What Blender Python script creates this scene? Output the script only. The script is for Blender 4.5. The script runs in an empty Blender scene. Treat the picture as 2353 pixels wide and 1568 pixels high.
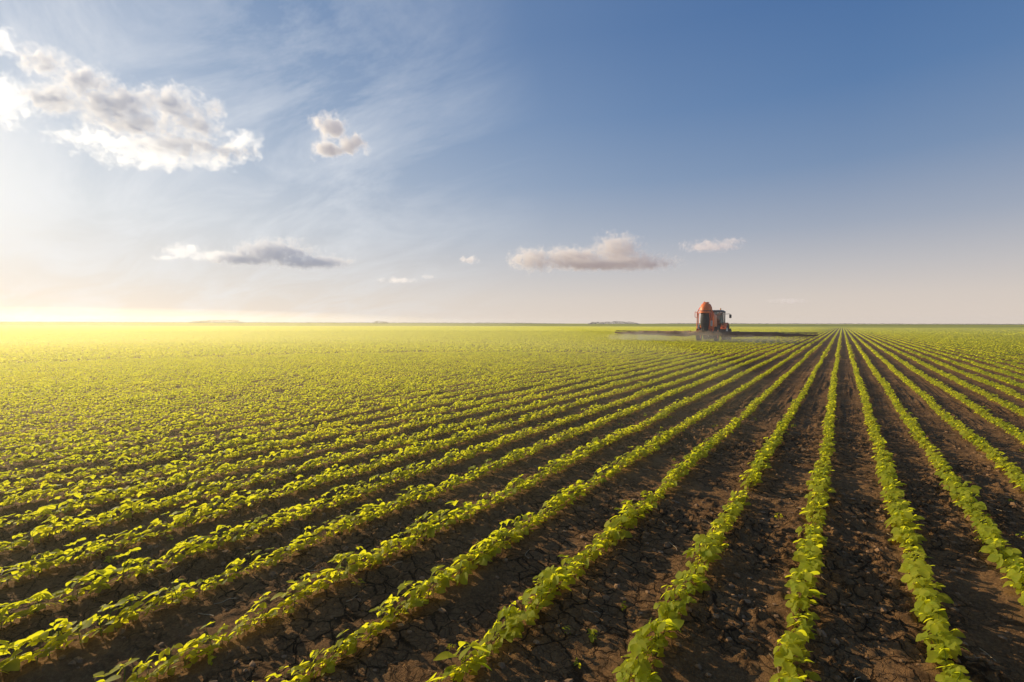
import bpy, bmesh, math, random
import numpy as np
from mathutils import Vector, Matrix, noise as mnoise
random.seed(7)
RNG = np.random.default_rng(11)
scene = bpy.context.scene
scene.view_settings.view_transform = 'Standard'
scene.view_settings.look = 'None'
scene.view_settings.exposure = 0
COL = scene.collection

def lin(c):
    out = []
    for v in c:
        v = v / 255.0
        out.append(v / 12.92 if v <= 0.04045 else ((v + 0.055) / 1.055) ** 2.4)
    return tuple(out)

# ------------------------------------------------------------------ camera
H = 1.7
YAW = math.radians(34.3)
cam_data = bpy.data.cameras.new("camera")
cam_data.lens = 17.0
cam_data.sensor_width = 36.0
cam_data.clip_start = 0.05
cam_data.clip_end = 60000
cam = bpy.data.objects.new("camera", cam_data)
COL.objects.link(cam)
Mcam = (Matrix.Translation((0, 0, H)) @ Matrix.Rotation(YAW, 4, 'Z')
        @ Matrix.Rotation(math.radians(90 - 2.09), 4, 'X') @ Matrix.Rotation(math.radians(0.14), 4, 'Z'))
cam.matrix_world = Mcam
scene.camera = cam
FPX = 1111.0

def depth_point(px, py, D):
    """world point seen at photo pixel, D metres ahead"""
    v = Vector(((px - 1176.5) / FPX, (784 - py) / FPX, -1.0)) * D
    return Mcam @ v

def in_cam(P, margin_x=0.0):
    """P (n,3) -> x/z , z in camera horizontal frame"""
    f = np.array([-math.sin(YAW), math.cos(YAW)])
    r = np.array([math.cos(YAW), math.sin(YAW)])
    z = P[:, 0] * f[0] + P[:, 1] * f[1]
    x = P[:, 0] * r[0] + P[:, 1] * r[1]
    return x, z

# ------------------------------------------------------------------ sun & world
SUN_EL = math.radians(19)
SUN_AZ_LEFT = YAW + math.radians(52)       # angle left of +Y
sun_dir = Vector((-math.sin(SUN_AZ_LEFT) * math.cos(SUN_EL), math.cos(SUN_AZ_LEFT) * math.cos(SUN_EL), math.sin(SUN_EL)))
sl = bpy.data.lights.new("sun", 'SUN')
sl.energy = 5.0
sl.angle = math.radians(0.5)
sl.color = (1.0, 0.82, 0.54)
sun = bpy.data.objects.new("sun", sl)
COL.objects.link(sun)
sun.rotation_euler = sun_dir.to_track_quat('Z', 'Y').to_euler()

class NT:
    def __init__(s, tree):
        s.t = tree
        s.n = tree.nodes
        s.l = tree.links
    def node(s, typ, **kw):
        nd = s.n.new(typ)
        for k, v in kw.items():
            setattr(nd, k, v)
        return nd
    def put(s, sock, v):
        if hasattr(v, 'is_linked') or isinstance(v, bpy.types.NodeSocket):
            s.l.new(v, sock)
        else:
            sock.default_value = v
    def math(s, op, a, b=None, c=None, clamp=False):
        nd = s.n.new('ShaderNodeMath')
        nd.operation = op
        nd.use_clamp = clamp
        s.put(nd.inputs[0], a)
        if b is not None: s.put(nd.inputs[1], b)
        if c is not None: s.put(nd.inputs[2], c)
        return nd.outputs[0]
    def vmath(s, op, a, b=None, out=0):
        nd = s.n.new('ShaderNodeVectorMath')
        nd.operation = op
        s.put(nd.inputs[0], a)
        if b is not None: s.put(nd.inputs[1], b)
        return nd.outputs[out]
    def mix(s, fac, a, b, blend='MIX'):
        nd = s.n.new('ShaderNodeMix')
        nd.data_type = 'RGBA'
        nd.blend_type = blend
        s.put(nd.inputs[0], fac)
        s.put(nd.inputs[6], a)
        s.put(nd.inputs[7], b)
        return nd.outputs[2]
    def ramp(s, fac, stops, interp='LINEAR'):
        nd = s.n.new('ShaderNodeValToRGB')
        cr = nd.color_ramp
        cr.interpolation = interp
        while len(cr.elements) > 1:
            cr.elements.remove(cr.elements[-1])
        first = True
        for p, c in stops:
            if not isinstance(c, (tuple, list)):
                c = (c, c, c)
            c = tuple(c[:3]) + (1,)
            if first:
                cr.elements[0].position = p
                cr.elements[0].color = c
                first = False
            else:
                e = cr.elements.new(p)
                e.color = c
        s.l.new(fac, nd.inputs[0])
        return nd.outputs[0]
    def noise(s, vec, scale, detail=4, rough=0.5, dist=0.0, out=0, lac=2.0):
        nd = s.n.new('ShaderNodeTexNoise')
        if vec is not None: s.l.new(vec, nd.inputs['Vector'])
        nd.inputs['Scale'].default_value = scale
        nd.inputs['Detail'].default_value = detail
        nd.inputs['Roughness'].default_value = rough
        nd.inputs['Distortion'].default_value = dist
        nd.inputs['Lacunarity'].default_value = lac
        return nd.outputs[out]

world = bpy.data.worlds.new("World")
scene.world = world
world.use_nodes = True
W = NT(world.node_tree)
W.n.clear()
sky = W.node('ShaderNodeTexSky')
sky.sky_type = 'NISHITA'
sky.sun_disc = False
sky.sun_elevation = SUN_EL
sky.sun_rotation = -SUN_AZ_LEFT
sky.dust_density = 1.0
sky.ozone_density = 1.5
tc = W.node('ShaderNodeTexCoord')
d = tc.outputs['Generated']
sep = W.node('ShaderNodeSeparateXYZ')
W.l.new(d, sep.inputs[0])
z = sep.outputs['Z']
elev = W.ramp(z, [(0.0, lin((224, 209, 196))), (0.05, lin((214, 203, 195))), (0.10, lin((194, 191, 193))),
                  (0.17, lin((161, 170, 187))), (0.27, lin((121, 145, 179))), (0.38, lin((92, 126, 171))), (0.5, lin((75, 112, 162))), (1.0, lin((50, 88, 142)))])
# warm bright haze around the low sun, flattened towards the horizon
gd = Vector((-math.sin(YAW + math.radians(54)), math.cos(YAW + math.radians(54)), 0.0))
dist = W.vmath('LENGTH', W.vmath('MULTIPLY', W.vmath('SUBTRACT', d, (gd.x * .985, gd.y * .985, 0.20)), (1, 1, 1.25)), out=1)
dist = W.math('DIVIDE', dist, 1.6)
glow = W.ramp(dist, [(0.0, 0.93), (0.08, 0.83), (0.18, 0.67), (0.28, 0.53), (0.40, 0.38), (0.55, 0.22), (0.70, 0.09), (0.85, 0.0)])
glowc = W.ramp(z, [(0.0, lin((228, 220, 212))), (0.06, lin((232, 228, 224))), (0.18, lin((231, 235, 237))), (0.32, lin((206, 217, 229))), (0.5, lin((172, 192, 216)))])
c1 = W.mix(glow, elev, glowc)
core = W.ramp(dist, [(0.0, 0.75), (0.06, 0.4), (0.14, 0.0)])
c1 = W.mix(core, c1, (1.05, 1.03, 0.98, 1))
# high cirrus veil
mp = W.node('ShaderNodeMapping')
pd = W.node('ShaderNodeCombineXYZ')
zz = W.math('ADD', W.math('MAXIMUM', z, 0.0), 0.25)
W.l.new(W.math('DIVIDE', sep.outputs['X'], zz), pd.inputs[0])
W.l.new(W.math('DIVIDE', sep.outputs['Y'], zz), pd.inputs[1])
W.l.new(pd.outputs[0], mp.inputs['Vector'])
mp.inputs['Rotation'].default_value = (0, 0, math.radians(-50))
mp.inputs['Scale'].default_value = (0.8, 1.9, 1)
ci = W.noise(mp.outputs[0], 1.6, 8, 0.68, 0.6)
ci = W.ramp(ci, [(0.42, 0.0), (0.70, 1.0)])
cmask = W.ramp(dist, [(0.1, 1.0), (0.38, 0.75), (0.60, 0.0)])
ci = W.math('MULTIPLY', W.math('MULTIPLY', ci, cmask), 0.75)
c1 = W.mix(ci, c1, lin((230, 233, 238)) + (1,))
c10 = W.mix(1.0, c1, (10, 10, 10, 1), 'MULTIPLY')
fin = W.mix(0.05, c10, sky.outputs[0])
bg = W.node('ShaderNodeBackground')
bg.inputs['Strength'].default_value = 0.1
W.l.new(fin, bg.inputs[0])
wo = W.node('ShaderNodeOutputWorld')
W.l.new(bg.outputs[0], wo.inputs[0])
world["kind"] = "structure"

# ------------------------------------------------------------------ materials
def new_mat(name):
    m = bpy.data.materials.new(name)
    m.use_nodes = True
    t = NT(m.node_tree)
    t.n.clear()
    out = t.node('ShaderNodeOutputMaterial')
    return m, t, out

def simple_mat(name, col, rough=0.5, metal=0.0, var=0.25, dirt=0.3, scale=3.0, dirtcol=(0.16, 0.11, 0.07)):
    m, t, out = new_mat(name)
    b = t.node('ShaderNodeBsdfPrincipled')
    tcn = t.node('ShaderNodeTexCoord').outputs['Object']
    n1 = t.noise(tcn, scale, 5, 0.6)
    cc = t.mix(t.ramp(n1, [(0.3, 0.0), (0.7, 1.0)]), tuple(c * (1 - var) for c in col) + (1,), tuple(min(1, c * (1 + var)) for c in col) + (1,))
    n2 = t.noise(tcn, scale * 2.7, 6, 0.7)
    cc = t.mix(t.math('MULTIPLY', t.ramp(n2, [(0.42, 0.0), (0.72, 1.0)]), dirt), cc, dirtcol + (1,))
    t.l.new(cc, b.inputs['Base Color'])
    b.inputs['Metallic'].default_value = metal
    t.l.new(t.math('ADD', t.math('MULTIPLY', n2, 0.3), rough - 0.1), b.inputs['Roughness'])
    t.l.new(b.outputs[0], out.inputs[0])
    return m

def leaf_mat(name, ca, cb, ta, tb, nscale=14.0, tw=0.5, spec=0.3, rough=0.5):
    m, t, out = new_mat(name)
    pos = t.node('ShaderNodeNewGeometry').outputs['Position']
    n1 = t.ramp(t.noise(pos, nscale, 2, 0.6), [(0.32, 0.0), (0.68, 1.0)])
    n2 = t.ramp(t.noise(pos, 0.35, 2, 0.6), [(0.35, 0.0), (0.7, 1.0)])
    f = t.math('ADD', t.math('MULTIPLY', n1, 0.65), t.math('MULTIPLY', n2, 0.35))
    b = t.node('ShaderNodeBsdfPrincipled')
    t.l.new(t.mix(f, ca + (1,), cb + (1,)), b.inputs['Base Color'])
    b.inputs['Roughness'].default_value = rough
    b.inputs['Specular IOR Level'].default_value = spec
    tr = t.node('ShaderNodeBsdfTranslucent')
    t.l.new(t.mix(f, ta + (1,), tb + (1,)), tr.inputs[0])
    ms = t.node('ShaderNodeMixShader')
    ms.inputs[0].default_value = tw
    t.l.new(b.outputs[0], ms.inputs[1])
    t.l.new(tr.outputs[0], ms.inputs[2])
    t.l.new(ms.outputs[0], out.inputs[0])
    return m

M_LEAF = leaf_mat("soybean_leaf", (0.15, 0.225, 0.018), (0.40, 0.40, 0.035), (0.72, 0.76, 0.015), (1.0, 0.92, 0.035), spec=0.15, rough=0.6, tw=0.62)
M_STEM = leaf_mat("soybean_stem", (0.09, 0.14, 0.015), (0.13, 0.18, 0.02), (0.2, 0.3, 0.02), (0.26, 0.36, 0.03), tw=0.3, spec=.1)
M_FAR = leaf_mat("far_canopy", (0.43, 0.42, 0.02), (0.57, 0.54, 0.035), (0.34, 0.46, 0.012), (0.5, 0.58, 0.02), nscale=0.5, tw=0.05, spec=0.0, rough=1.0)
M_TREE = leaf_mat("tree_leaf", (0.018, 0.022, 0.016), (0.03, 0.035, 0.02), (0.01, 0.014, 0.008), (0.02, 0.025, 0.01), nscale=0.1, tw=0.1, spec=0.0, rough=1.0)

def soil_mat():
    m, t, out = new_mat("soil")
    pos = t.node('ShaderNodeNewGeometry').outputs['Position']
    warp = t.noise(pos, 5.0, 4, 0.6, out=1)
    wp = t.vmath('ADD', pos, t.vmath('MULTIPLY', warp, (0.16, 0.16, 0.0)))
    flat = t.vmath('MULTIPLY', wp, (1, 1, 0))
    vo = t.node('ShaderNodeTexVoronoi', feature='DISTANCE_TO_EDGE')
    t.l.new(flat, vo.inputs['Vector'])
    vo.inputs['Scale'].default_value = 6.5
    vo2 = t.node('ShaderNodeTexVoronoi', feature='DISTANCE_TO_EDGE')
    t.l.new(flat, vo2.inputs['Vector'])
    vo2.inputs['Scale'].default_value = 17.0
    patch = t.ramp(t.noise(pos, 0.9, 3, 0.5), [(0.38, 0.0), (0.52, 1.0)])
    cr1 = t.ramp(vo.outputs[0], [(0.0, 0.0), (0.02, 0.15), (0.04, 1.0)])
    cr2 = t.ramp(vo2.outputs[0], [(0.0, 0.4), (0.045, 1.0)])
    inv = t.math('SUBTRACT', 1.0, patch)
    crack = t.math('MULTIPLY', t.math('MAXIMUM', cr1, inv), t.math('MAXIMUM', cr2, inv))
    nb = t.noise(pos, 2.6, 8, 0.7)
    nf = t.noise(pos, 60.0, 5, 0.75)
    nm = t.noise(pos, 16.0, 7, 0.75)
    base = t.mix(t.ramp(nb, [(0.3, 0.0), (0.7, 1.0)]), (0.15, 0.075, 0.030, 1), (0.32, 0.175, 0.073, 1))
    base = t.mix(t.math('MULTIPLY', t.ramp(nf, [(0.45, 0.0), (0.68, 1.0)]), 0.5), base, (0.47, 0.28, 0.12, 1))
    base = t.mix(t.math('MULTIPLY', t.ramp(nm, [(0.3, 1.0), (0.48, 0.0)]), 0.65), base, (0.055, 0.027, 0.012, 1))
    base = t.mix(t.math('MULTIPLY', t.math('SUBTRACT', 1.0, crack), 0.88), base, (0.02, 0.011, 0.005, 1))  # occlusion shade painted into the crack colour, deeper than bump gives
    b = t.node('ShaderNodeBsdfPrincipled')
    t.l.new(base, b.inputs['Base Color'])
    b.inputs['Roughness'].default_value = 0.9
    b.inputs['Specular IOR Level'].default_value = 0.05
    hgt = t.math('ADD', t.math('MULTIPLY', crack, 0.9), t.math('ADD', t.math('MULTIPLY', nm, 1.7), t.math('MULTIPLY', nf, 0.7)))
    bp = t.node('ShaderNodeBump')
    bp.inputs['Strength'].default_value = 1.0
    bp.inputs['Distance'].default_value = 0.026
    t.l.new(hgt, bp.inputs['Height'])
    t.l.new(bp.outputs[0], b.inputs['Normal'])
    t.l.new(b.outputs[0], out.inputs[0])
    return m
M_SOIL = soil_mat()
M_CLOD = simple_mat("soil_clod", (0.27, 0.15, 0.066), 0.9, 0, 0.35, 0.2, 20)
M_STRAW = simple_mat("straw", (0.46, 0.33, 0.18), 0.7, 0, 0.3, 0.3, 15)
M_ORANGE = simple_mat("orange_paint", (0.98, 0.19, 0.018), 0.42, 0, 0.1, 0.12, 2.0)
M_DKORANGE = simple_mat("orange_frame_paint", (0.85, 0.15, 0.014), 0.5, 0, 0.15, 0.15, 3.0)
M_BLACK = simple_mat("black_plastic", (0.016, 0.014, 0.014), 0.5, 0, 0.3, 0.2, 3.0)
M_DUCT = simple_mat("duct_rubber", (0.014, 0.011, 0.010), 0.7, 0, 0.3, 0.08, 3.0)
M_RUBBER = simple_mat("tyre_rubber", (0.022, 0.02, 0.019), 0.8, 0, 0.3, 0.4, 3.0)
M_SLEEVE = simple_mat("sleeve_fabric", (0.38, 0.21, 0.10), 0.8, 0, 0.25, 0.4, 1.5)
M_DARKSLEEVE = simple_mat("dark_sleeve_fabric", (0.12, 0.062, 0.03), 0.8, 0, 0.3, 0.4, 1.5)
M_STEEL = simple_mat("steel", (0.26, 0.16, 0.10), 0.45, 0.3, 0.2, 0.4, 3.0)
M_WHITE = simple_mat("white_paint", (0.72, 0.70, 0.66), 0.45, 0, 0.1, 0.25, 2.0)
M_RED = simple_mat("red_lens", (0.5, 0.02, 0.01), 0.2, 0, 0.1, 0.1, 4.0)
M_AMBER = simple_mat("amber_lens", (0.75, 0.28, 0.02), 0.2, 0, 0.1, 0.1, 4.0)
mg, tg, og = new_mat("cab_glass")
gl = tg.node('ShaderNodeBsdfGlossy'); gl.inputs['Roughness'].default_value = 0.06
tp = tg.node('ShaderNodeBsdfTransparent'); tp.inputs[0].default_value = (0.40, 0.50, 0.52, 1)
fr = tg.node('ShaderNodeFresnel'); fr.inputs[0].default_value = 1.5
nz = tg.noise(tg.node('ShaderNodeTexCoord').outputs['Object'], 2.5, 3)
mxs = tg.node('ShaderNodeMixShader')
tg.l.new(tg.math('ADD', fr.outputs[0], tg.math('MULTIPLY', nz, 0.08)), mxs.inputs[0])
tg.l.new(tp.outputs[0], mxs.inputs[1]); tg.l.new(gl.outputs[0], mxs.inputs[2]); tg.l.new(mxs.outputs[0], og.inputs[0])
M_GLASS = mg

# ------------------------------------------------------------------ numpy helpers
def hash2(ix, iy, s):
    h = (ix.astype(np.int64) * 374761393 + iy.astype(np.int64) * 668265263 + s * 1442695041) & 0x7fffffff
    h = ((h ^ (h >> 13)) * 1274126177) & 0x7fffffff
    h = h ^ (h >> 16)
    return (h & 0xffff) / 65535.0
def vnoise(x, y, s=0):
    x0 = np.floor(x); y0 = np.floor(y)
    fx = x - x0; fy = y - y0
    fx = fx * fx * (3 - 2 * fx); fy = fy * fy * (3 - 2 * fy)
    a = hash2(x0, y0, s); b = hash2(x0 + 1, y0, s); c = hash2(x0, y0 + 1, s); e = hash2(x0 + 1, y0 + 1, s)
    return (a * (1 - fx) + b * fx) * (1 - fy) + (c * (1 - fx) + e * fx) * fy
def fbm(x, y, oct=4, s=0, gain=0.5):
    v = 0; a = 1; tot = 0
    for i in range(oct):
        v = v + a * vnoise(x * 2 ** i + 17.3 * i, y * 2 ** i - 9.1 * i, s + i)
        tot += a; a *= gain
    return v / tot

def np_mesh(name, V, F, mats, M=None, smooth=True):
    me = bpy.data.meshes.new(name)
    V = np.ascontiguousarray(V, dtype=np.float32)
    F = np.ascontiguousarray(F, dtype=np.int32)
    me.vertices.add(len(V))
    me.vertices.foreach_set('co', V.ravel())
    me.loops.add(F.size)
    me.loops.foreach_set('vertex_index', F.ravel())
    me.polygons.add(len(F))
    me.polygons.foreach_set('loop_start', np.arange(0, F.size, F.shape[1], dtype=np.int32))
    for m in mats: me.materials.append(m)
    if M is not None:
        me.polygons.foreach_set('material_index', M.astype(np.int32))
    me.polygons.foreach_set('use_smooth', np.full(len(F), smooth, dtype=bool))
    me.update(calc_edges=True)
    return me

def add_obj(name, data, parent=None, loc=None, **props):
    o = bpy.data.objects.new(name, data)
    COL.objects.link(o)
    if parent: o.parent = parent
    if loc is not None: o.location = loc
    for k, v in props.items(): o[k] = v
    return o

# ------------------------------------------------------------------ ground
KX = 0.955
SP = 0.632 * KX
ROWT = {-6: -4.0, -5: -3.42, -4: -2.77, -3: -2.16, -2: -1.50, -1: -0.775, 0: -0.155, 1: 0.455, 2: 1.03, 3: 1.66, 4: 2.32}
def row_x(n):
    if n in ROWT: return ROWT[n] * KX
    return -4.0 * KX + SP * (n + 6) if n < -6 else 2.32 * KX + SP * (n - 4)
def ground_h(x, y):
    dist = np.sqrt(x * x + y * y)
    fade = np.clip(1.2 - dist / 40.0, 0, 1)
    ph = (x + 0.17) / SP * 2 * math.pi
    ridge = 0.006 * np.cos(ph)
    n = (fbm(x * 2.2, y * 2.2, 3, 3) - 0.5) * 0.035 + (fbm(x * 11, y * 11, 3, 9, 0.65) - 0.5) * 0.042
    lum = np.clip(fbm(x * 1.1, y * 0.7, 2, 21) - 0.36, 0, 1) * 4
    n = n + np.clip(fbm(x * 22, y * 22, 2, 33) - 0.53, 0, 1) * 0.12 * np.clip(lum, 0, 1)
    return (ridge + n) * fade

def axis(lo, hi, step, far_lo, far_hi, g=1.13):
    a = list(np.arange(lo, hi, step))
    s = step; v = a[-1]
    while v < far_hi:
        s *= g; v += s; a.append(v)
    s = step; v = a[0]; b = []
    while v > far_lo:
        s *= g; v -= s; b.append(v)
    return np.array(b[::-1] + a)
gx = axis(-7.0, 3.0, 0.018, -14000, 14000)
gy = axis(-0.5, 8.5, 0.018, -8000, 16000)
X, Y = np.meshgrid(gx, gy)
Z = ground_h(X, Y)
V = np.stack([X.ravel(), Y.ravel(), Z.ravel()], 1)
ny, nx = X.shape
idx = np.arange(ny * nx).reshape(ny, nx)
F = np.stack([idx[:-1, :-1].ravel(), idx[:-1, 1:].ravel(), idx[1:, 1:].ravel(), idx[1:, :-1].ravel()], 1)
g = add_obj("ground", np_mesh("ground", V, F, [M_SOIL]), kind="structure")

# ------------------------------------------------------------------ soybean templates
SUNB = np.array([-0.55, 0.03, 0.25])   # leaves turn towards the sun
def leaflet(base, dv, roll, L, Wd, nu, fold, curl):
    dv = np.array(dv, float); dv /= np.linalg.norm(dv)
    side = np.cross(dv, [0, 0, 1.0]); side /= (np.linalg.norm(side) + 1e-9)
    up = np.cross(side, dv)
    cr, sr = math.cos(roll), math.sin(roll)
    up = up * cr - side * sr
    up = up + SUNB; up /= np.linalg.norm(up)
    dv = dv - up * np.dot(dv, up); dv /= np.linalg.norm(dv)
    side = np.cross(dv, up)
    vs = []; fs = []
    if nu >= 2:
        for i in range(nu + 1):
            u = i / nu
            w = 0.5 * Wd * (math.sin(math.pi * min(max(u, 0.02), 0.985) ** 0.82)) ** 0.72
            cz = -curl * L * u * u
            for v in (-1, 0, 1):
                vs.append(base + dv * (u * L) + side * (v * w) + up * (cz + abs(v) * w * fold))
        for i in range(nu):
            for j in range(2):
                a = i * 3 + j
                fs.append((a, a + 1, a + 4, a + 3))
    else:
        w = 0.60 * Wd
        L = L * 1.08
        vs = [base, base + dv * L * 0.45 + side * w + up * w * fold, base + dv * L - up * curl * L,
              base + dv * L * 0.5, base + dv * L * 0.45 - side * w + up * w * fold]
        fs = [(0, 1, 2, 3), (0, 3, 2, 4)]
    return vs, fs

def tube(p0, p1, r0, r1):
    p0 = np.array(p0); p1 = np.array(p1)
    ax = p1 - p0; ax = ax / (np.linalg.norm(ax) + 1e-9)
    s = np.cross(ax, [0.3, 0.5, 0.81]); s /= np.linalg.norm(s); q = np.cross(ax, s)
    vs = []
    for p, r in ((p0, r0), (p1, r1)):
        for k in range(4):
            a = k * math.pi / 2
            vs.append(p + r * (math.cos(a) * s + math.sin(a) * q))
    fs = [(k, (k + 1) % 4, 4 + (k + 1) % 4, 4 + k) for k in range(4)]
    return vs, fs

def make_plant(seed, lod):
    r = random.Random(seed)
    leafV, leafF, stV, stF = [], [], [], []
    def addL(res):
        o = len(leafV); leafV.extend(res[0]); leafF.extend([tuple(i + o for i in f) for f in res[1]])
    def addS(res):
        o = len(stV); stV.extend(res[0]); stF.extend([tuple(i + o for i in f) for f in res[1]])
    nu = 5 if lod == 0 else 1
    h = r.uniform(0.080, 0.135)
    lean = np.array([r.uniform(-.3, .3), r.uniform(-.3, .3), 1.0])
    top = lean * h
    addS(tube((0, 0, -0.03), top * 0.5, 0.0028, 0.0024)); addS(tube(top * 0.5, top, 0.0024, 0.0016))
    az0 = r.uniform(0, 6.28)
    for k in range(3):
        a = az0 + k * 2.1 + r.uniform(-.3, .3)
        b = top * r.uniform(.2, .4)
        e = b + np.array([math.cos(a), math.sin(a), 0.4]) * 0.032
        if lod == 0: addS(tube(b, e, 0.0012, 0.001))
        L = r.uniform(0.042, 0.058)
        addL(leaflet(e, (math.cos(a), math.sin(a), r.uniform(-.6, .1)), r.uniform(-.4, .4), L, L * .84, nu, 0.15, r.uniform(.1, .4)))
    nt = r.choice([3, 4, 4])
    for k in range(nt):
        a = az0 + math.pi / 2 + k * math.pi * .9 + r.uniform(-.7, .7)
        b = top * (0.45 + 0.55 * k / (nt - 1))
        pl = r.uniform(0.034, 0.070) * (1 if k < nt - 1 else 0.5)
        el = r.uniform(0.1, 0.6) if k < 2 else r.uniform(.6, 1.25)
        pd_ = np.array([math.cos(a) * math.cos(el), math.sin(a) * math.cos(el), math.sin(el)])
        e = b + pd_ * pl
        if lod == 0: addS(tube(b, e, 0.0014, 0.001))
        Ls = r.uniform(0.052, 0.086) * (1 if k < nt - 1 else 0.62)
        pit = r.uniform(-.6, .45)
        for da, ls, off in ((0, 1.0, 0.012), (1.25, .88, 0), (-1.25, .88, 0)):
            aa = a + da + r.uniform(-.2, .2)
            dv = (math.cos(aa), math.sin(aa), pit + r.uniform(-.25, .25))
            bb = e + np.array([math.cos(a), math.sin(a), 0]) * off
            addL(leaflet(bb, dv, r.uniform(-.7, .7), Ls * ls, Ls * ls * r.uniform(.72, .86), nu, r.uniform(.05, .35), r.uniform(0, .45)))
    lv = np.array(leafV); sv = np.array(stV)
    lv[:, 0] *= .84; sv[:, 0] *= .84
    return (lv, np.array(leafF), sv, np.array(stF))

NV = 24
T0 = [make_plant(100 + i, 0) for i in range(NV)]
T1 = [make_plant(100 + i, 1) for i in range(NV)]
def merged(t):
    lv, lf, sv, sf = t
    return np.concatenate([lv, sv]), np.concatenate([lf, sf + len(lv)]), np.concatenate([np.zeros(len(lf)), np.ones(len(sf))])
T0m = [merged(t) for t in T0]
T1m = [merged(t) for t in T1]

def clump(seed, n, length, size):
    r = np.random.default_rng(seed)
    vs, fs = [], []
    for i in range(n):
        c = np.array([r.normal(0, .040), r.uniform(-length / 2, length / 2), 0.040 + r.uniform(0, 1) ** .7 * 0.115])
        nrm = np.array([r.normal(-.6, .6), r.normal(0, .55), 0.9]); nrm /= np.linalg.norm(nrm)
        a = np.cross(nrm, [r.normal(), r.normal(), r.normal()]); a /= np.linalg.norm(a)
        b = np.cross(nrm, a)
        s = size * r.uniform(.75, 1.25)
        o = len(vs)
        vs += [c - a * s * .5, c + b * s * .42, c + a * s * .5, c - b * s * .42]
        fs.append((o, o + 1, o + 2, o + 3))
    return np.array(vs), np.array(fs), np.zeros(n)
T2m = [clump(50 + i, 12, 0.26, 0.10) for i in range(10)]
T3m = [clump(80 + i, 10, 0.8, 0.23) for i in range(8)]

def scatter(T, P, rot, sc, which):
    Vs, Fs, Ms = [], [], []
    off = 0
    for k in range(len(T)):
        sel = np.where(which == k)[0]
        if len(sel) == 0: continue
        v, f, m = T[k]
        c = np.cos(rot[sel])[:, None]; s = np.sin(rot[sel])[:, None]; q = sc[sel][:, None]
        x = (v[None, :, 0] * c - v[None, :, 1] * s) * q + P[sel, 0][:, None]
        y = (v[None, :, 0] * s + v[None, :, 1] * c) * q + P[sel, 1][:, None]
        zz_ = v[None, :, 2] * q + P[sel, 2][:, None]
        Vs.append(np.stack([x, y, zz_], 2).reshape(-1, 3))
        Fs.append((f[None] + (np.arange(len(sel)) * len(v))[:, None, None] + off).reshape(-1, 4))
        Ms.append(np.tile(m, len(sel)))
        off += len(sel) * len(v)
    return np.concatenate(Vs), np.concatenate(Fs), np.concatenate(Ms)

def row_positions(dmin, dmax, step, jit, seed):
    r = np.random.default_rng(seed)
    out = []
    n0 = int(-dmax / SP) - 1; n1 = int(dmax * 0.5 / SP) + 2
    for n in range(n0, n1):
        x = row_x(n)
        ys = np.arange(-1.0, dmax, step)
        ys = ys + r.uniform(-.5, .5, len(ys)) * step
        xs = x + (vnoise(ys * 0.5, np.full(len(ys), n * 3.7), 5) - .5) * 0.06 + r.normal(0, jit, len(ys))
        P = np.stack([xs, ys, np.zeros(len(ys))], 1)
        cx, cz = in_cam(P)
        dd = np.sqrt(xs * xs + ys * ys)
        keep = (cz > 0.9) & (np.abs(cx) < cz * 1.07 + 0.8) & (dd >= dmin) & (dd < dmax)
        out.append(P[keep])
    P = np.concatenate(out)
    # natural gaps
    gap = vnoise(P[:, 1] * 3.0, P[:, 0] * 7.7, 77)
    P = P[gap > 0.08]
    P[:, 2] = ground_h(P[:, 0], P[:, 1])
    return P

P0 = row_positions(0, 10.0, 0.050, 0.009, 1)
rot0 = RNG.uniform(-.6, .6, len(P0))
fall0 = 1 - .18 * np.clip((np.sqrt(P0[:, 0] ** 2 + P0[:, 1] ** 2) - 3.5) / 5, 0, 1)
sc0 = RNG.uniform(0.66, 1.16, len(P0)) * (0.80 + 0.40 * vnoise(P0[:, 0] * 0.9, P0[:, 1] * 2.0, 40)) * fall0
w0 = RNG.integers(0, NV, len(P0))
cx, cz = in_cam(P0)
py_ = (H - 0.08 - P0[:, 2]) / cz
inframe = (np.abs(cx) < cz * 1.04) & (py_ < 0.73)
d3 = np.where(inframe, np.sqrt(P0[:, 0] ** 2 + P0[:, 1] ** 2), 1e9)
order = np.argsort(d3)[:300]
rest = np.ones(len(P0), bool); rest[order] = False

leafme, stemme = [], []
for i, (lv, lf, sv, sf) in enumerate(T0):
    leafme.append(np_mesh("foliage", lv, lf, [M_LEAF]))
    stemme.append(np_mesh("stem", sv, sf, [M_STEM]))
for j in order:
    e = bpy.data.objects.new("soybean_plant", None)
    e.empty_display_size = 0.05
    COL.objects.link(e)
    e.location = P0[j]
    e.rotation_euler = (0, 0, float(rot0[j]))
    s = float(sc0[j]); e.scale = (s, s, s)
    e["label"] = "young green soybean plant growing from cracked brown soil"
    e["category"] = "plant"
    e["group"] = "soybean plants in the crop rows"
    for nm, me in (("foliage", leafme[w0[j]]), ("stem", stemme[w0[j]])):
        o = bpy.data.objects.new(nm, me)
        COL.objects.link(o)
        o.parent = e

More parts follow.
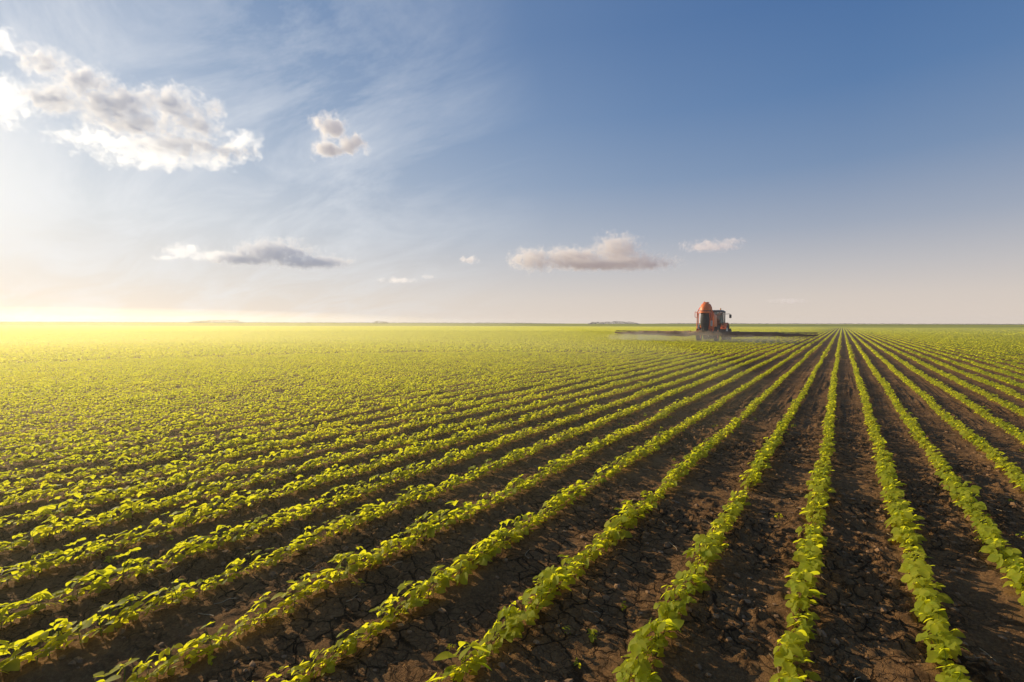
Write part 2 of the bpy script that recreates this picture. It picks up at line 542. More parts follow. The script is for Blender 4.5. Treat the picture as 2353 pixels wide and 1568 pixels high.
parts = [scatter(T0m, P0[rest], rot0[rest], sc0[rest], w0[rest])]
P1 = row_positions(10.0, 28, 0.054, 0.006, 2)
parts.append(scatter(T1m, P1, RNG.uniform(-.5, .5, len(P1)), RNG.uniform(.62, .86, len(P1)) * (0.85 + 0.3 * vnoise(P1[:, 0] * .9, P1[:, 1] * 1.3, 40)), RNG.integers(0, NV, len(P1))))
P2 = row_positions(28, 105, 0.21, 0.008, 3)
parts.append(scatter(T2m, P2, RNG.uniform(-.1, .1, len(P2)), RNG.uniform(.80, 1.02, len(P2)), RNG.integers(0, len(T2m), len(P2))))
P3 = row_positions(105, 260, 0.75, 0.01, 4)
parts.append(scatter(T3m, P3, RNG.uniform(-.05, .05, len(P3)), RNG.uniform(.85, 1.1, len(P3)), RNG.integers(0, len(T3m), len(P3))))
# a few volunteer weeds between the rows
wx = RNG.uniform(-7, 2.5, 90); wy = RNG.uniform(1, 9.5, 90)
PW = np.stack([wx, wy, ground_h(wx, wy)], 1)
parts.append(scatter(T0m, PW, RNG.uniform(-3, 3, 90), RNG.uniform(.2, .45, 90), RNG.integers(0, NV, 90)))
# far canopy: annular sector sheet beyond 250 m, at crop height, with slight unevenness
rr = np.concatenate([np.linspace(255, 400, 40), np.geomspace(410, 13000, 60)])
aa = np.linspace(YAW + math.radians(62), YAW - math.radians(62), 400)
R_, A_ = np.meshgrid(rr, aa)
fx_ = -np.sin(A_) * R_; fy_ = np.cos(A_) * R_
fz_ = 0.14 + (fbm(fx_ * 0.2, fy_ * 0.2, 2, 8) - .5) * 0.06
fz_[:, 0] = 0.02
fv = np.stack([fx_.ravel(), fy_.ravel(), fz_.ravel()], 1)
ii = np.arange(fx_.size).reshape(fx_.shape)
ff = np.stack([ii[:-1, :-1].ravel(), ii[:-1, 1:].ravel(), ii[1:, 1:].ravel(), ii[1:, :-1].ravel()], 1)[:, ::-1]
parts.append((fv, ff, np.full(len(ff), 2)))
Vs, Fs, Ms = [], [], []
off = 0
for v, f, m in parts:
    Vs.append(v); Fs.append(f + off); Ms.append(m); off += len(v)
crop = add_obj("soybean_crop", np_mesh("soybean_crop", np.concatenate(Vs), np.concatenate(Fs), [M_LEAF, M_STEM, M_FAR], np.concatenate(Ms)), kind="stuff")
crop["label"] = "long rows of young green soybean plants across the field"
crop["category"] = "crop"

# ------------------------------------------------------------------ debris : clods and straw
r = np.random.default_rng(5)
bm = bmesh.new(); bmesh.ops.create_icosphere(bm, subdivisions=1, radius=1)
iv = np.array([v.co[:] for v in bm.verts]); itf = np.array([[v.index for v in f.verts] for f in bm.faces]); bm.free()
n = 20000
cxs = r.uniform(-8, 3, n * 2); cys = r.uniform(0, 11, n * 2)
lumm = fbm(cxs * 1.1, cys * .7, 2, 21)
k = (lumm + r.uniform(-.25, .25, len(cxs))) > 0.38
cxs, cys = cxs[k][:n], cys[k][:n]
n = len(cxs)
sz = 0.0024 + 0.019 * r.uniform(0, 1, n) ** 5
jit = 1 + r.uniform(-.4, .4, (n, len(iv), 1))
cv = iv[None] * jit * sz[:, None, None] * np.array([1.2, 1.0, .7])
cv[:, :, 0] += cxs[:, None]; cv[:, :, 1] += cys[:, None]; cv[:, :, 2] += (ground_h(cxs, cys) + sz * .3)[:, None]
cf = (itf[None] + (np.arange(n) * len(iv))[:, None, None]).reshape(-1, 3)
add_obj("soil_clods", np_mesh("soil_clods", cv.reshape(-1, 3), cf, [M_CLOD], smooth=False), kind="stuff", label="small loose brown soil clods on the ground", category="soil")
sv_, sf_ = [], []
for i in range(460):
    x = r.uniform(-8, 3); y = r.uniform(0.3, 10)
    a = r.uniform(0, 6.28); L = r.uniform(.03, .15) ; th = r.uniform(.001, .0026)
    pts = []
    for q in range(4):
        pts.append(np.array([x + math.cos(a) * L * q / 3, y + math.sin(a) * L * q / 3, 0.0])); a += r.normal(0, .25)
    for q in range(3):
        for p in (pts[q], pts[q + 1]):
            p[2] = float(ground_h(np.array([p[0]]), np.array([p[1]]))[0]) + 0.005
        vs, fs = tube(pts[q], pts[q + 1], th, th)
        o = len(sv_); sv_ += vs; sf_ += [tuple(t + o for t in f) for f in fs]
add_obj("straw_litter", np_mesh("straw_litter", np.array(sv_), np.array(sf_), [M_STRAW], smooth=False), kind="stuff", label="dry straw and stalk bits scattered on the soil", category="straw")

# ------------------------------------------------------------------ mesh part helper
class Part:
    def __init__(s): s.bm = bmesh.new()
    def box(s, c, size, bevel=0.02, rot=None, taper=None):
        b = bmesh.new()
        bmesh.ops.create_cube(b, size=1)
        for v in b.verts:
            v.co = Vector((v.co.x * size[0], v.co.y * size[1], v.co.z * size[2]))
            if taper and v.co.z > 0:
                v.co.x *= taper[0]; v.co.y *= taper[1]
        if bevel: bmesh.ops.bevel(b, geom=b.edges[:], offset=bevel, segments=4, affect='EDGES', profile=0.5)
        m = Matrix.Translation(c) @ (rot.to_4x4() if rot else Matrix.Identity(4))
        s._merge(b, m); return s
    def cyl(s, p0, p1, r0, r1=None, seg=16):
        r1 = r0 if r1 is None else r1
        p0 = Vector(p0); p1 = Vector(p1); dv = p1 - p0
        b = bmesh.new()
        bmesh.ops.create_cone(b, cap_ends=True, segments=seg, radius1=r0, radius2=r1, depth=dv.length)
        m = Matrix.Translation((p0 + p1) / 2) @ dv.to_track_quat('Z', 'Y').to_matrix().to_4x4()
        s._merge(b, m); return s
    def path(s, pts, r, seg=8):
        for a, b in zip(pts[:-1], pts[1:]): s.cyl(a, b, r, r, seg)
        return s
    def sweep(s, pts, radii, seg=20):
        b = bmesh.new(); rings = []
        n = len(pts)
        for i, p in enumerate(pts):
            q0 = Vector(pts[max(0, i - 1)]); q1 = Vector(pts[min(n - 1, i + 1)])
            t = (q1 - q0).normalized(); sx = Vector((1, 0, 0)); up = t.cross(sx)
            rings.append([b.verts.new(Vector(p) + radii[i] * (math.cos(a) * sx + math.sin(a) * up)) for a in np.linspace(0, 2 * math.pi, seg, endpoint=False)])
        for A_, B_ in zip(rings[:-1], rings[1:]):
            for k in range(seg): b.faces.new((A_[k], A_[(k + 1) % seg], B_[(k + 1) % seg], B_[k]))
        b.faces.new(rings[0][::-1]); b.faces.new(rings[-1])
        bmesh.ops.recalc_face_normals(b, faces=b.faces[:])
        s._merge(b, Matrix.Identity(4)); return s
    def lathe(s, prof, axis='X', c=(0, 0, 0), seg=40):
        b = bmesh.new()
        rings = []
        for rad, h in prof:
            ring = []
            for k in range(seg):
                a = 2 * math.pi * k / seg
                u, v = rad * math.cos(a), rad * math.sin(a)
                co = {'X': (h, u, v), 'Y': (u, h, v), 'Z': (u, v, h)}[axis]
                ring.append(b.verts.new(co))
            rings.append(ring)
        for A, B in zip(rings[:-1], rings[1:]):
            for k in range(seg):
                b.faces.new((A[k], A[(k + 1) % seg], B[(k + 1) % seg], B[k]))
        if prof[0][0] > 0: b.faces.new(rings[0])
        if prof[-1][0] > 0: b.faces.new(rings[-1][::-1])
        bmesh.ops.remove_doubles(b, verts=b.verts[:], dist=1e-5)
        bmesh.ops.recalc_face_normals(b, faces=b.faces[:])
        s._merge(b, Matrix.Translation(c)); return s
    def _merge(s, b, m):
        b.transform(m)
        me = bpy.data.meshes.new("tmp"); b.to_mesh(me); b.free()
        s.bm.from_mesh(me); bpy.data.meshes.remove(me)
    def done(s, name, mat, parent=None, loc=(0, 0, 0), smooth=True, **props):
        me = bpy.data.meshes.new(name); s.bm.to_mesh(me); s.bm.free()
        me.materials.append(mat)
        if smooth:
            me.polygons.foreach_set('use_smooth', [True] * len(me.polygons))
            try: me.set_sharp_from_angle(angle=math.radians(35))
            except Exception: pass
        return add_obj(name, me, parent, loc, **props)

def make_wheel(name, parent, loc, rad, wid, rimmat):
    e = add_obj(name, None, parent, loc)
    t = Part()
    ir = rad * 0.58
    t.lathe([(ir, -wid * .42), (rad * .75, -wid * .5), (rad * .93, -wid * .46), (rad * .965, -wid * .3), (rad * .97, 0), (rad * .965, wid * .3), (rad * .93, wid * .46), (rad * .75, wid * .5), (ir, wid * .42), (ir * .97, 0), (ir, -wid * .42)], 'X', seg=44)
    nl = 22
    for k in range(nl):
        for sgn in (-1, 1):
            a = 2 * math.pi * (k + (0.5 if sgn > 0 else 0)) / nl
            R3 = Matrix.Rotation(a, 3, 'X') @ Matrix.Rotation(sgn * 0.6, 3, 'Z')
            c = Matrix.Rotation(a, 3, 'X') @ Vector((sgn * wid * .24, 0, rad * .975))
            t.box(c, (wid * .52, .05, rad * .07), .006, rot=R3)
    t.done("tyre", M_RUBBER, e)
    q = Part()
    q.lathe([(ir * .99, -wid * .4), (ir * .9, -wid * .38), (ir * .85, -wid * .1), (ir * .4, 0), (ir * .25, wid * .12), (0, wid * .12)], 'X', seg=32)
    q.lathe([(ir * .99, wid * .4), (ir * .9, wid * .38), (ir * .85, wid * .1), (ir * .4, 0.03), (0.0, 0.03)], 'X', seg=32)
    for k in range(8):
        a = k * math.pi / 4
        q.cyl((wid * .02, math.cos(a) * ir * .33, math.sin(a) * ir * .33), (wid * .2, math.cos(a) * ir * .33, math.sin(a) * ir * .33), .018, seg=6)
    q.done("rim", rimmat, e)
    return e

# ------------------------------------------------------------------ sprayer
XS, YS = -10.50, 47.4
S = add_obj("field_sprayer", None, None, (XS, YS, 0), label="orange trailed field sprayer with wide air sleeve boom spraying crop rows", category="sprayer")
for sx in (-.78, .78):
    make_wheel("wheel", S, (sx, 0.9, .72), .72, .30, M_ORANGE)
p = Part(); p.box((0, 1.0, .85), (.9, 3.0, .16), .02); p.box((0, .9, .72), (1.4, .14, .14), .02)
p.path([(-.3, 2.4, .85), (0, 3.6, .6)], .05); p.path([(.3, 2.4, .85), (0, 3.6, .6)], .05)
p.box((0, 3.6, .58), (.12, .35, .08), .01)
p.done("chassis", M_STEEL, S)
p = Part(); p.box((0, 1.25, 1.9), (1.30, 1.9, 1.7), .42, taper=(.92, .92))
p.lathe([(.26, 0), (.26, .12), (.2, .16), (0, .17)], 'Z', (0, 1.2, 2.72), 24)
p.done("tank", M_ORANGE, S)
p = Part()
pts = [(0, .55, 2.95), (0, .42, 3.1), (0, .22, 3.21), (0, 0, 3.22), (0, -.2, 3.12), (0, -.3, 2.98), (0, -.32, 2.82), (0, -.32, 2.76)]
p.sweep(pts, [.36, .42, .46, .48, .48, .47, .46, .47], 28)
p.lathe([(.44, -.05), (.52, -.05), (.54, 0), (.52, .05), (.44, .05)], 'Z', (0, -.32, 2.74), 32)
p.cyl((-.12, -.05, 3.66), (-.12, -.05, 3.78), .035); p.cyl((.12, -.05, 3.66), (.12, -.05, 3.74), .025)
p.box((0, .1, 3.69), (.5, .3, .06), .02)
p.done("fan_housing", M_ORANGE, S)
p = Part()
p.lathe([(.475, -.03), (.495, -.03), (.495, .03), (.475, .03)], 'Z', (0, -.31, 2.9), 32)
for a_ in (-.5, 0, .5):
    p.path([(.47 * math.sin(a_), -.32 - .47 * math.cos(a_), 2.82), (.47 * math.sin(a_), -.22 - .45 * math.cos(a_), 3.15), (.36 * math.sin(a_), -.12 - .2 * math.cos(a_), 3.58)], .018, 6)
p.done("housing_band", M_BLACK, S)
prof = [(.26, .98), (.31, 1.1)]
zc = 1.2
while zc < 2.62:
    f_ = min(1.0, (zc - 1.2) / 1.42)
    rr0 = .315 + .065 * max(0.0, math.sin(f_ * math.pi)) + .03 * f_
    prof += [(rr0, zc), (rr0 + .018, zc + .025), (rr0, zc + .05)]
    zc += .14
prof += [(.38, 2.68), (.42, 2.71)]
p = Part(); p.lathe(prof, 'Z', (0, -.32, 0), 36)
p.done("air_duct", M_DUCT, S)
p = Part()
for sx in (-.68, .68):
    p.path([(sx, -.35, .75), (sx, -.35, 2.75), (sx * .86, -.3, 2.98)], .05)
    p.path([(sx, .15, .75), (sx, .15, 2.75)], .035)
    for q in range(6): p.cyl((sx, -.35, .95 + .34 * q), (sx, .15, .95 + .34 * q), .022, seg=8)
    p.cyl((sx, -.35, 1.1), (sx, .15, 1.7), .022, seg=8)
for zb in (1.0, 1.55): p.cyl((-.68, .18, zb), (.68, .18, zb), .04)
p.cyl((-.68, .15, 2.75), (.68, .15, 2.75), .035)
p.path([(-.68, -.35, 2.75), (-.90, -.3, 2.82), (-.90, -.3, 2.35), (-.68, -.35, 2.25)], .025)
p.path([(.5, -.4, 1.0), (.5, -.4, 2.75), (.56, -.1, 3.0)], .035)
p.path([(-.6, -.3, 2.98), (-.5, 0, 3.25), (.5, 0, 3.25), (.6, -.3, 2.98)], .03)
p.done("mast_frame", M_DKORANGE, S)
p = Part(); p.box((.6, -.42, 1.75), (.16, .06, .5), .015); p.done("panel", M_WHITE, S)
p = Part(); p.box((-.54, -.42, 1.45), (.18, .08, .42), .02); p.done("control_box", M_WHITE, S)
def hose(pts, rad):
    p = Part(); p.path(pts, rad, 6); p.done("hose", M_BLACK, S)
for q in range(5):
    a = -.6 + .3 * q
    hose([(a * .8, -.68, 1.4 - .1 * (q % 2)), (a, -.76, 1.15), (a * 1.2, -.7, .95), (a * 1.5, -.55, .85)], .018)
hose([(-.6, -.4, 2.6), (-.62, -.55, 2.0), (-.55, -.6, 1.3)], .02); hose([(.45, -.45, 2.7), (.62, -.55, 2.1), (.6, -.6, 1.2)], .02)
p = Part()
b = bmesh.new()
sec = [(-1.5, .15, .80), (-1.1, .19, .83), (-.7, .26, .88), (-.35, .32, .94), (0, .35, .97), (.35, .32, .94), (.7, .26, .88), (1.1, .19, .83), (1.5, .15, .80)]
rings = []
for x, hr, zc_ in sec:
    rings.append([b.verts.new((x, -.2 + .34 * (hr / .42) ** .5 * math.cos(a), zc_ - .05 + hr * math.sin(a) * (1 if math.sin(a) > 0 else .8))) for a in np.linspace(0, 2 * math.pi, 20, endpoint=False)])
for A, B in zip(rings[:-1], rings[1:]):
    for k in range(20): b.faces.new((A[k], A[(k + 1) % 20], B[(k + 1) % 20], B[k]))
b.faces.new(rings[0][::-1]); b.faces.new(rings[-1])
bmesh.ops.recalc_face_normals(b, faces=b.faces[:])
p._merge(b, Matrix.Identity(4)); p.done("air_manifold", M_SLEEVE, S)
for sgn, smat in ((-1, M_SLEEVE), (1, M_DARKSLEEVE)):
    p = Part()
    N = 14
    for k in range(N):
        xa = .8 + (8.85 - .8) * k / N; xb = .8 + (8.85 - .8) * (k + 1) / N
        ha = .30 * (1 - .72 * k / N); hb = .30 * (1 - .72 * (k + 1) / N)
        za, zb2 = 1.0 - ha * .2, 1.0 - hb * .2
        p.cyl((sgn * xa, .12, za - ha * .6), (sgn * xb, .12, zb2 - hb * .6), .022, seg=8)
        p.cyl((sgn * xa, .12, za + ha * .1), (sgn * xb, .12, zb2 + hb * .1), .022, seg=8)
        p.cyl((sgn * xa, .12, za - ha * .6), (sgn * xb, .12, zb2 + hb * .1), .014, seg=6)
    for k in range(18):
        xx = sgn * (.7 + .46 * k)
        p.cyl((xx, -.3, .62), (xx, -.3, .48), .018, .026, 8)
        p.cyl((xx, -.3, .62), (xx, .12, .86), .012, seg=6)
    p.cyl((sgn * .6, -.3, .63), (sgn * 8.8, -.3, .60), .014, seg=6)
    p.done("boom", M_STEEL, S)
    p = Part(); b = bmesh.new(); rings = []
    NS = 160
    for k in range(NS + 1):
        t_ = k / NS
        x = 1.3 + (8.9 - 1.3) * t_
        rr_ = .19 * (1 - t_) ** .9 + .06
        wr = .5 + .5 * math.sin(k * 1.15 + 2 * math.sin(k * .23))
        rr_ *= 1 + .10 * wr + .12 * (mnoise.noise(Vector((x * 1.7, sgn * 3, 0))))
        zc_ = .84 - .02 * math.sin(t_ * 9) - .05 * abs(math.sin(t_ * math.pi * 5)) ** .7 - .02 * t_
        if k in (0, NS): rr_ *= .6
        rings.append([b.verts.new((sgn * x, -.12 + rr_ * .8 * math.cos(a), zc_ + rr_ * math.sin(a) * (1 if math.sin(a) > 0 else 1.15))) for a in np.linspace(0, 2 * math.pi, 16, endpoint=False)])
    for A, B in zip(rings[:-1], rings[1:]):
        for k in range(16): b.faces.new((A[k], A[(k + 1) % 16], B[(k + 1) % 16], B[k]))
    b.faces.new(rings[0][::-1]); b.faces.new(rings[-1])
    bmesh.ops.recalc_face_normals(b, faces=b.faces[:])
    p._merge(b, Matrix.Identity(4)); p.done("air_sleeve", smat, S)
for sx in (-.62, .62):
    p = Part(); p.box((sx, -.5, 1.18), (.16, .05, .12), .01); p.done("tail_light", M_RED, S)

# ------------------------------------------------------------------ tractor
T = add_obj("tractor", None, None, (XS - .08, YS + 4.8, 0), label="orange farm tractor with glass cab pulling a sprayer along crop rows", category="tractor")
for sx in (-.88, .88):
    make_wheel("rear_wheel", T, (sx, 0, .86), .86, .44, M_WHITE)
    make_wheel("front_wheel", T, (sx * .93, 2.45, .60), .60, .36, M_WHITE)
    p = Part(); b = bmesh.new(); prev = None
    for k in range(13):
        a = math.radians(20 + 140 * k / 12)
        row = [b.verts.new((sx + dx_, math.cos(a) * rd, .86 + math.sin(a) * rd)) for dx_, rd in ((-.27, .93), (-.25, .97), (.25, .97), (.27, .93), (.24, .94), (-.24, .94))]
        if prev:
            for q in range(6): b.faces.new((prev[q], prev[(q + 1) % 6], row[(q + 1) % 6], row[q]))
        else: b.faces.new(row)
        prev = row
    b.faces.new(prev[::-1]); bmesh.ops.recalc_face_normals(b, faces=b.faces[:])
    p._merge(b, Matrix.Identity(4)); p.done("fender", M_DKORANGE, T)
p = Part(); p.box((0, .6, .9), (.55, 3.6, .5), .06); p.box((0, 0, .86), (1.5, .3, .3), .04); p.box((0, 2.45, .6), (1.4, .16, .18), .03)
p.box((0, -.55, .75), (.7, .5, .3), .03); p.cyl((-.35, -.6, .9), (-.4, -1.1, .5), .035); p.cyl((.35, -.6, .9), (.4, -1.1, .5), .035); p.box((0, -1.0, .52), (.2, .5, .06), .01)
p.done("chassis", M_BLACK, T)
p = Part(); p.box((0, 2.1, 1.42), (.78, 2.1, .72), .12, taper=(.86, .97)); p.done("hood", M_ORANGE, T)
p = Part()
cw = .76
for sx in (-1, 1):
    p.path([(sx * cw, -.55, 1.25), (sx * (cw + .02), -.66, 1.9), (sx * (cw - .1), -.5, 2.85)], .05)
    p.path([(sx * cw, .45, 1.2), (sx * (cw - .07), .42, 2.85)], .035)
    p.path([(sx * (cw - .12), 1.15, 1.3), (sx * (cw - .14), .98, 2.85)], .04)
    p.path([(sx * cw, -.55, 1.3), (sx * (cw - .12), 1.15, 1.3)], .05)
p.cyl((-cw, -.58, 1.5), (cw, -.58, 1.5), .04); p.cyl((-cw, -.55, 1.3), (cw, -.55, 1.3), .06)
p.box((0, .3, 1.2), (1.3, 1.6, .2), .04); p.box((0, -.55, 1.35), (1.4, .1, .36), .03)
p.done("cab_frame", M_BLACK, T)
p = Part(); p.box((0, -.575, 2.2), (1.32, .012, 1.28), 0); p.box((0, 1.06, 2.1), (1.12, .012, 1.45), 0)
for sx in (-1, 1): p.box((sx * (cw - .045), .25, 2.1), (.012, 1.5, 1.4), 0)
p.done("cab_glass", M_GLASS, T, smooth=False)
p = Part(); p.box((0, .2, 2.95), (1.56, 1.9, .2), .08, taper=(.82, .88)); p.done("cab_roof", M_BLACK, T)
p = Part(); p.box((0, .2, 3.07), (1.12, 1.45, .05), .02); p.done("roof_panel", M_WHITE, T)
p = Part(); p.box((0, .1, 1.55), (.5, .5, .14), .05); p.box((0, -.14, 1.95), (.48, .12, .7), .05, taper=(.8, 1)); p.lathe([(.2, 0), (.22, .01), (.2, .03)], 'Y', (0, .72, 1.95), 20)
p.done("seat", M_BLACK, T)
for sx in (-1, 1):
    e = Part(); e.path([(sx * .64, 1.0, 2.7), (sx * 1.12, .95, 2.72), (sx * 1.18, .95, 2.66)], .025)
    e.box((sx * 1.18, .95, 2.47), (.22, .06, .36), .025); e.done("mirror", M_BLACK, T)
    e = Part(); e.box((sx * .58, -.68, 2.86), (.16, .08, .1), .02); e.box((sx * .35, -.68, 2.86), (.12, .08, .1), .02); e.done("work_light", M_WHITE, T)
    e = Part(); e.box((sx * .92, -.99, 1.35), (.2, .05, .11), .015); e.done("tail_light", M_RED, T)
p = Part(); p.path([(.46, 1.35, 1.6), (.46, 1.35, 2.9), (.46, 1.27, 3.0)], .045, 12); p.cyl((.46, 1.35, 1.7), (.46, 1.35, 2.35), .08); p.done("exhaust_pipe", M_STEEL, T)
p = Part(); p.cyl((.5, -.4, 3.04), (.5, -.4, 3.14), .05); p.lathe([(.06, 0), (.06, .1), (.04, .14), (0, .15)], 'Z', (.5, -.4, 3.14), 16); p.done("beacon", M_AMBER, T)

# ------------------------------------------------------------------ volumes
def ell_nodes(t, pvec, blobs):
    cur = None
    for (c, rd) in blobs:
        q = t.vmath('SUBTRACT', pvec, c)
        q = t.vmath('MULTIPLY', q, (1 / rd[0], 1 / rd[1], 1 / rd[2]))
        ln = t.vmath('LENGTH', q, out=1)
        s_ = t.math('SUBTRACT', 1.0, ln)
        cur = s_ if cur is None else t.math('SMOOTH_MAX', cur, s_, 0.15)
    return cur

def hull_mesh(name, blobs, grow, vox):
    bm_ = bmesh.new()
    for c, rd in blobs:
        m = Matrix.Translation(c) @ Matrix.Diagonal((rd[0] * grow, rd[1] * grow, rd[2] * grow, 1))
        bmesh.ops.create_icosphere(bm_, subdivisions=3, radius=1, matrix=m)
    me = bpy.data.meshes.new(name + "_src"); bm_.to_mesh(me); bm_.free()
    o = bpy.data.objects.new("tmp_hull", me); COL.objects.link(o)
    md = o.modifiers.new("r", 'REMESH'); md.mode = 'VOXEL'; md.voxel_size = vox
    dg = bpy.context.evaluated_depsgraph_get()
    res = bpy.data.meshes.new_from_object(o.evaluated_get(dg))
    bpy.data.objects.remove(o); res.name = name
    return res

def cloud(label, D, blobs_px, dens, g_, nscale, seed, amp=1.0, gain=2.2, em=(.3, .3, .33), step=1.0, fl=0.8, thr=0.53, rough=0.62):
    cxp = sum(b[0] for b in blobs_px) / len(blobs_px); cyp = sum(b[1] for b in blobs_px) / len(blobs_px)
    k_ = D / FPX / 100.0
    o_loc = depth_point(cxp, cyp, D)
    blobs = []
    for (px, py, rx, ry) in blobs_px:
        blobs.append((((px - cxp) * k_, 0.25 * ry * k_ * math.sin(px * 1.7), -(py - cyp) * k_), (rx * k_, (rx * .5 + ry * .5) * k_ * fl, ry * k_)))
    minr = min(b[1][2] for b in blobs)
    me = hull_mesh("cloud", blobs, 1.38, minr * .35)
    m, t, out = new_mat("cloud_vapour")
    m.cycles.volume_step_rate = step
    pv = t.node('ShaderNodeTexCoord').outputs['Object']
    S_ = ell_nodes(t, pv, blobs)
    pn = t.vmath('ADD', pv, (seed * 3.1, seed * 1.7, seed * 2.3))
    n_ = t.noise(pn, nscale, 5, rough, 0.25)
    dd = t.math('ADD', S_, t.math('MULTIPLY', t.math('SUBTRACT', n_, thr), amp * 2.8))
    dd = t.math('MULTIPLY', dd, gain, clamp=True)
    dd = t.math('MULTIPLY', t.math('MULTIPLY', dd, dd), dens)
    vs_ = t.node('ShaderNodeVolumeScatter')
    vs_.inputs['Color'].default_value = (1, .985, .97, 1)
    vs_.inputs['Anisotropy'].default_value = g_
    t.l.new(dd, vs_.inputs['Density'])
    sh = vs_.outputs[0]
    ee = t.node('ShaderNodeEmission'); ee.inputs[0].default_value = em + (1,)  # self-glow stands in for light scattered repeatedly inside the cloud
    t.l.new(dd, ee.inputs[1])
    ad = t.node('ShaderNodeAddShader'); t.l.new(sh, ad.inputs[0]); t.l.new(ee.outputs[0], ad.inputs[1]); sh = ad.outputs[0]
    t.l.new(sh, out.inputs['Volume'])
    me.materials.clear(); me.materials.append(m)
    o = add_obj("cloud", me, None, o_loc, label=label, category="cloud")
    o.rotation_euler = (0, 0, YAW); o.scale = (100, 100, 100)
    return o

cloud("large grey cumulus cloud with glowing white edges in blue sky", 2400,
      [(110, 150, 62, 38), (190, 190, 84, 42), (135, 232, 92, 38), (260, 235, 118, 48), (390, 240, 88, 44), (300, 278, 130, 34), (440, 285, 74, 38), (400, 330, 120, 26), (510, 345, 74, 24), (490, 255, 36, 30)],
      0.055, 0.35, 1.7, 1, em=(.20, .20, .22), step=1.8, amp=1.35, gain=1.35, rough=.72, thr=.54)
cloud("ragged bright white cloud scraps beside a large cloud", 2400, [(-10, 225, 70, 56), (8, 100, 30, 36), (350, 360, 130, 28), (480, 372, 84, 20), (555, 325, 45, 34), (230, 318, 110, 20)], 0.009, 0.4, 1.9, 7, em=(.46, .45, .44), step=3.0, amp=1.5)
cloud("small white cumulus puff with ragged edge", 2600, [(768, 300, 44, 40), (802, 330, 46, 30), (752, 340, 46, 28), (732, 282, 28, 24)], 0.045, 0.3, 1.7, 2, em=(.24, .215, .215), step=2.0, amp=1.0, gain=1.7)
cloud("low flat grey cumulus cloud above the plain", 5000, [(630, 580, 95, 32), (715, 602, 100, 17), (560, 594, 85, 18)], 0.032, 0.15, 1.3, 3, em=(.21, .21, .23), step=2.2, amp=1.0)
cloud("bright wispy white cloud scrap trailing a grey cloud", 4900, [(425, 578, 55, 20), (490, 590, 70, 13), (385, 592, 36, 9)], 0.004, 0.3, 1.2, 12, em=(.50, .49, .48), step=3.0, amp=1.2)
cloud("long low pinkish cumulus cloud above the plain", 5000, [(1225, 597, 60, 30), (1320, 592, 90, 27), (1420, 574, 62, 42), (1455, 604, 108, 20), (1370, 608, 160, 15)], 0.034, 0.4, 1.6, 4, em=(.215, .17, .155), step=2.2, amp=1.0)
cloud("thin ragged pink cloud bank above the plain", 5200, [(1632, 566, 72, 15), (1685, 555, 36, 9)], 0.007, 0.35, 1.4, 6, em=(.32, .24, .215), step=3, amp=1.2)
cloud("tiny pale cloud low in the sky", 5000, [(1077, 597, 25, 12)], 0.012, 0.35, 1.6, 5, em=(.35, .28, .25), step=3)
cloud("faint thin cloud streak close to the horizon", 5600, [(915, 645, 50, 9), (985, 636, 25, 6)], 0.003, 0.35, 1.3, 8, em=(.5, .42, .38), step=3)
cloud("faint thin cloud streak close to the horizon", 5600, [(1810, 692, 55, 8)], 0.003, 0.35, 1.3, 9, em=(.32, .26, .24), step=3)

# ------------------------------------------------------------------ distant tree lines
def tree_line(label, px0, px1, hpx, D, seed):
    r_ = np.random.default_rng(seed)
    pA = depth_point(px0, 745, D); pB = depth_point(px1, 745, D)
    L_ = (pB - pA).length
    hh = hpx / FPX * D
    n_ = int(L_ * 7)
    t_ = r_.uniform(0, 1, n_)
    env = (0.30 + .70 * fbm(t_ * L_ / hh * .5, t_ * 0 + seed, 3, seed)) * np.clip(np.minimum(t_, 1 - t_) * 12, .25, 1)
    zc_ = r_.uniform(0, 1, n_) ** .8 * hh * 1.25 * env
    base = np.array([pA.x, pA.y]); dv = np.array([pB.x - pA.x, pB.y - pA.y])
    dep = r_.normal(0, 5, n_); fwd = np.array([-math.sin(YAW), math.cos(YAW)])
    c = base[None] + t_[:, None] * dv[None] + dep[:, None] * fwd[None]
    a_ = r_.normal(0, 1, (n_, 3)); a_ /= np.linalg.norm(a_, axis=1)[:, None]
    b_ = np.cross(a_, r_.normal(0, 1, (n_, 3))); b_ /= np.linalg.norm(b_, axis=1)[:, None]
    s_ = r_.uniform(.5, 1.4, n_)[:, None]
    cc = np.concatenate([c, zc_[:, None]], 1)
    V_ = np.stack([cc - a_ * s_, cc + b_ * s_ * .7, cc + a_ * s_, cc - b_ * s_ * .7], 1).reshape(-1, 3)
    F_ = np.arange(n_ * 4).reshape(-1, 4)
    add_obj("distant_trees", np_mesh("distant_trees", V_, F_, [M_TREE], smooth=False), kind="stuff", label=label, category="trees")
tree_line("low dark line of trees on the horizon", 435, 556, 8, 1300, 1)
tree_line("short clump of far trees on the horizon", 858, 892, 7, 1300, 2)
tree_line("dark hedge line of far trees on the horizon", 1352, 1470, 8, 1100, 3)
tree_line("faint far treeline along the horizon", -100, 1300, 2.4, 2800, 4)
tree_line("faint far treeline along the horizon", 1480, 2450, 2.4, 2800, 5)

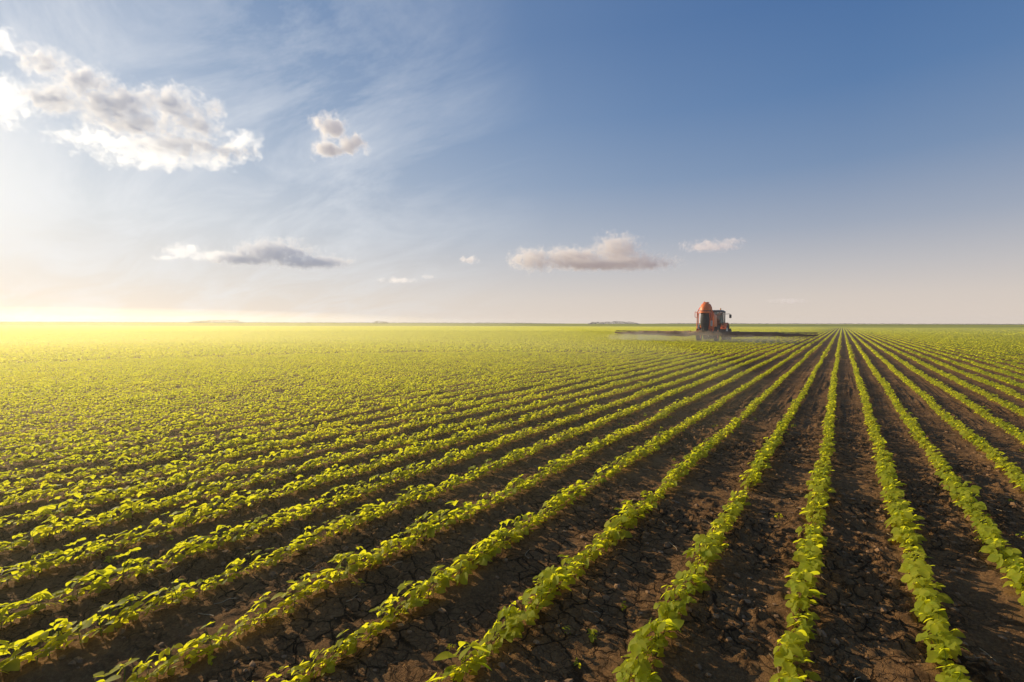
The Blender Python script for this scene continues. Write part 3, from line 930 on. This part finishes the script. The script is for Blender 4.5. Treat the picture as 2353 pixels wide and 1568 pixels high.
# spray mist beneath the boom
mb = [((-4.8, -1.6, .42), (4.8, 1.9, .6)), ((0, -.8, .5), (2.8, 1.3, .7)), ((4.2, -1.2, .38), (4.2, 1.3, .42))]
me = hull_mesh("spray_mist", mb, 1.2, .2)
m, t, out = new_mat("spray_mist")
pv = t.node('ShaderNodeTexCoord').outputs['Object']
S_ = ell_nodes(t, pv, mb)
n_ = t.noise(pv, 1.2, 4, .6)
dd = t.math('MULTIPLY', t.math('MULTIPLY', t.math('ADD', S_, t.math('MULTIPLY', t.math('SUBTRACT', n_, .5), 1.6)), 1.0, clamp=True), .5)
vs_ = t.node('ShaderNodeVolumeScatter'); vs_.inputs['Color'].default_value = (1, .84, .64, 1); vs_.inputs['Anisotropy'].default_value = .3
t.l.new(dd, vs_.inputs['Density']); t.l.new(vs_.outputs[0], out.inputs['Volume'])
me.materials.clear(); me.materials.append(m); m.cycles.volume_step_rate = 3.0
add_obj("spray_mist", me, None, (XS, YS - .8, 0), kind="stuff", label="fine spray mist drifting below the boom", category="mist")

# added volumes imitate lens-veil glow: thin over the plain, denser sunward (both homogeneous)
def haze_mat(name, dens, g_, col, em, emk):
    m, t, out = new_mat(name)
    vs_ = t.node('ShaderNodeVolumeScatter'); vs_.inputs['Color'].default_value = col + (1,)
    vs_.inputs['Anisotropy'].default_value = g_; vs_.inputs['Density'].default_value = dens
    ee = t.node('ShaderNodeEmission'); ee.inputs[0].default_value = em + (1,); ee.inputs[1].default_value = dens * emk  # emission stands in for ambient light scattered within the volume
    ad = t.node('ShaderNodeAddShader'); t.l.new(vs_.outputs[0], ad.inputs[0]); t.l.new(ee.outputs[0], ad.inputs[1])
    t.l.new(ad.outputs[0], out.inputs['Volume'])
    return m
bm = bmesh.new(); bmesh.ops.create_cube(bm, size=1)
me = bpy.data.meshes.new("added_haze"); bm.to_mesh(me); bm.free()
me.materials.append(haze_mat("added_haze", .0010, .60, (1, .96, .90), (.46, .42, .38), .6))
hz = add_obj("added_haze", me, None, (0, 0, 0.5), kind="stuff", label="added thin warm haze volume lightening the field", category="haze")
hz.scale = (400, 400, 6)
bm = bmesh.new(); bmesh.ops.create_uvsphere(bm, u_segments=64, v_segments=32, radius=1)  # added ellipsoid, shaped to carry the golden veil glow
me = bpy.data.meshes.new("added_veil_glow"); bm.to_mesh(me); bm.free()
me.materials.append(haze_mat("added_veil_glow", .0088, .52, (1, .87, .42), (.46, .40, .22), .5))
dh = add_obj("added_veil_glow", me, None, (-27, 9, 0), kind="stuff", label="added golden glow volume low over the crop", category="haze")
dh.scale = (26.2, 24, 2.3)
